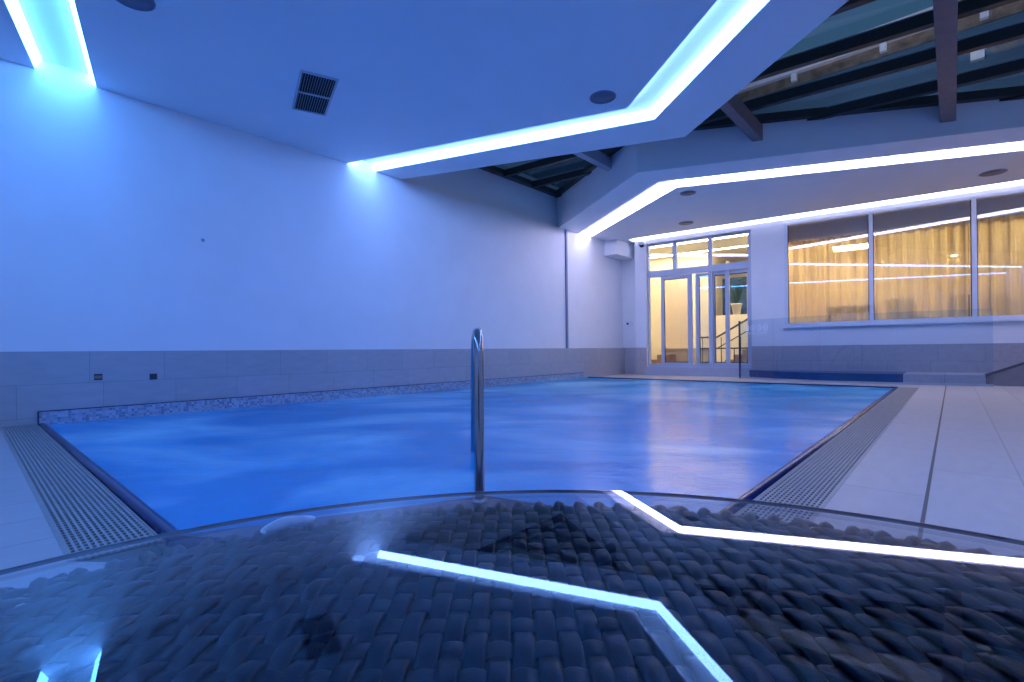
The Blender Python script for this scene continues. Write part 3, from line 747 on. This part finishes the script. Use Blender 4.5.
# ------------------------------------------------------------------ stainless handrail
hr = empty('pool_handrail', (1.46, 1.50, 0), 'polished steel looped handrail rising from the near pool corner', 'handrail')
A = Vector((1.425, 1.465, 0)); B = Vector((2.20, 2.31, 0)); dv2 = (B - A).normalized(); Lr = (B - A).length
zt = .704; path = [(0, -.05), (0, .35), (0, .52)]
rad_ = .12
for k in range(1, 9): an = pi - k * pi / 2 / 8; path.append((rad_ + rad_ * cos(an), zt - rad_ + rad_ * sin(an)))
path = path[:3] + path[3:]
path.append((.30, zt - .005))
x_e = Lr - .1
# long descending rear leg
path += [(.42, .685), (.55, .64), (.68, .56), (.80, .45), (.90, .30), (.99, .14), (1.06, 0.0), (1.10, -.10)]
def sm(P, it=2):
    for _ in range(it):
        Q = [P[0]]
        for i in range(len(P) - 1):
            a0, b0 = P[i], P[i + 1]; Q += [(a0[0] * .75 + b0[0] * .25, a0[1] * .75 + b0[1] * .25), (a0[0] * .25 + b0[0] * .75, a0[1] * .25 + b0[1] * .75)]
        Q.append(P[-1]); P = Q
    return P
pp = sm(path)
O = Vector((1.46, 1.50, 0))
m_ = MB(); m_.tube([A - O + dv2 * u + Vector((0, 0, z)) for u, z in pp], .0215, 24); m_.build('rail_tube', steel, hr)
m_ = MB(); m_.lathe([(.022, .012), (.026, .010), (.034, .003), (.035, -.004), (.022, -.006)], tuple(A - O), 28); m_.build('base_flange', steel, hr)
ms = MB(); ms.prism([(1.34 - .05, PY0 + .0), (1.70, PY0 + .06), (1.50, 1.50), (1.40, 1.55), (.52, 1.98)], -1.2, -.004)
struct(ms.build('trim_8', navy_tile))

# ------------------------------------------------------------------ round rattan table with glass top
ZT = .496; RT = .42
ct = F * .019 + R * .025
rt = empty('rattan_table', (ct.x, ct.y, 0), 'round dark woven rattan table with clear glass top at the bottom of the picture', 'table')
rt.rotation_euler.z = atan2(F.y, F.x)     # local x = away from the camera
g = MB(); g.lathe([(0, ZT - .004), (RT - .0012, ZT - .004), (RT, ZT - .003), (RT, ZT - .001), (RT - .0012, ZT), (0, ZT)], (0, 0, 0), 160)
g.sm = [False] * len(g.sm); go = g.build('glass_top', table_glass, rt)
er = MB(); er.lathe([(RT - .0005, ZT - .0036), (RT + .0006, ZT - .0030), (RT + .0006, ZT - .0012), (RT - .0005, ZT - .0006)], (0, 0, 0), 160, True, False)
er.build('glass_edge', pbr('glass_edge_dark', (.08, .11, .16), .15), go)
# woven top: warp strands run away from the camera, weft strands across
RW = .417; zw = ZT - .0115
def strand(mb, pts, wdir, wid, th):
    """flat strand with rounded crown along pts; wdir = direction of the width"""
    prof = [(-.5, -.6), (-.5, -.1), (-.45, .28), (-.34, .5), (.34, .5), (.45, .28), (.5, -.1), (.5, -.6)]
    V = []; m0 = len(prof)
    for (x, y, z) in pts:
        for (c, h_) in prof: V.append((x + wdir[0] * c * wid, y + wdir[1] * c * wid, z + h_ * th))
    mb.add(V, [(i * m0 + j, (i + 1) * m0 + j, (i + 1) * m0 + j + 1, i * m0 + j + 1) for i in range(len(pts) - 1) for j in range(m0 - 1)], True)
wv = MB(); pw = .0107; pf_ = .0195; amp = .0018
nw = int(RW / pw)
for i in range(-nw, nw + 1):
    y = i * pw; half = sqrt(max(0, RW * RW - y * y)); ns = max(2, int(2 * half / (pf_ / 6)))
    pts = []
    jit = random.uniform(-.0006, .0006)
    for k in range(ns + 1):
        x = -half + 2 * half * k / ns
        ph = pi * x / pf_ + (0 if i % 2 == 0 else pi)
        w1 = sin(ph); w1 = math.copysign(abs(w1) ** .6, w1)
        ed = max(0, (sqrt(x * x + y * y) - (RW - .02)) / .02)
        pts.append((x, y + jit, zw + amp * w1 - .006 * ed * ed))
    strand(wv, pts, (0, 1), pw * .93, .0022)
nf = int(RW / pf_)
for j in range(-nf, nf + 1):
    x = (j + .5) * pf_ ; half = sqrt(max(0, RW * RW - x * x)); ns = max(2, int(2 * half / (pw / 3)))
    sg = 1 if (j % 2 == 0) else -1
    pts = []
    for k in range(ns + 1):
        y = -half + 2 * half * k / ns
        pts.append((x, y, zw - .0012 - sg * amp * .75 * cos(pi * y / pw)))
    strand(wv, pts, (1, 0), .0125, .0014)
wo = wv.build('woven_top', rattan, rt)
ub = MB(); ub.lathe([(0, zw - .010), (RW - .012, zw - .010), (RW - .012, zw - .014), (0, zw - .014)], (0, 0, 0), 64)
ub.build('top_board', drain_dark, rt)
# braided rim of short bulging strands
rb = MB(); nr = 150
for k in range(nr):
    an = 2 * pi * k / nr; c, s_ = cos(an), sin(an)
    ps = []
    for q in range(9):
        aa = -pi / 2 * .9 + (pi * 1.3) * q / 8 - .2
        rr = RW - .012 + .016 * cos(aa - .1) ; zz = zw - .012 + .0125 * sin(aa)
        sw_ = .012 * (q / 8 - .5)
        ps.append((c * rr - s_ * sw_, s_ * rr + c * sw_, zz))
    strand_r = .0085 / 2
    rb.tube(ps, strand_r, 6, False)
rb.build('braided_rim', rattan, rt)
# skirt: woven drum body
sk = MB(); V = []; nA = 240; rows = 44
for j in range(rows + 1):
    z = .05 + (zw - .03 - .05) * j / rows; r0 = RW - .02 - .05 * sin(pi * (1 - j / rows) * .5)
    for k in range(nA):
        an = 2 * pi * k / nA; rr = r0 + .003 * (1 if (k // 2 + j) % 2 else -1); V.append((rr * cos(an), rr * sin(an), z))
sk.add(V, [(j * nA + k, j * nA + (k + 1) % nA, (j + 1) * nA + (k + 1) % nA, (j + 1) * nA + k) for j in range(rows) for k in range(nA)], True)
sk.build('woven_skirt', rattan, rt)
for k in range(4):
    an = pi / 4 + k * pi / 2; m_ = MB(); m_.tube([(cos(an) * .31, sin(an) * .31, .06), (cos(an) * .31, sin(an) * .31, 0)], .02, 12); m_.build('foot', drain_dark, rt)
# water drops left on the glass
pd = MB(); V = []; ns = 40
for rr, z in ((0, .0012), (.6, .0011), (.92, .0006), (1, 0)):
    for k in range(ns):
        an = 2 * pi * k / ns; q = rr * (1 + .22 * sin(2 * an + .5) + .13 * sin(3 * an + 1))
        p = (F * sin(an) * .019 + R * cos(an) * .0135) * q; V.append((p.x, p.y, z))
pd.add(V, [(j * ns + k, j * ns + (k + 1) % ns, (j + 1) * ns + (k + 1) % ns, (j + 1) * ns + k) for j in range(3) for k in range(ns)], True)
po = pd.build('water_puddle', thin_glass('puddle_water', (.62, .75, .92), .35, .10, 2.6)); po.location = (.157, .362, ZT)
tag(po, 'small pale puddle of spilled water on the glass tabletop', 'puddle')

# ------------------------------------------------------------------ world and outside light
wld = bpy.data.worlds.new('dusk'); S.world = wld; wld.use_nodes = True
wn = wld.node_tree.nodes['Background']; wn.inputs[0].default_value = (.13, .30, .55, 1); wn.inputs[1].default_value = .30
def area(name, loc, look, sx, sy, power, col):
    l = bpy.data.lights.new(name, 'AREA'); l.shape = 'RECTANGLE'; l.size = sx; l.size_y = sy; l.energy = power; l.color = col
    o = bpy.data.objects.new(name, l); COL.objects.link(o); o.location = loc
    dv_ = Vector(look) - Vector(loc); o.rotation_euler = dv_.to_track_quat('-Z', 'Y').to_euler(); return o
area('facade_fill', (13.5, 1, 7.5), (20, 1, 10.5), 3, 1, 260, (.85, .82, 1.0))  # added fill that brightens the building outside, not an actual lamp
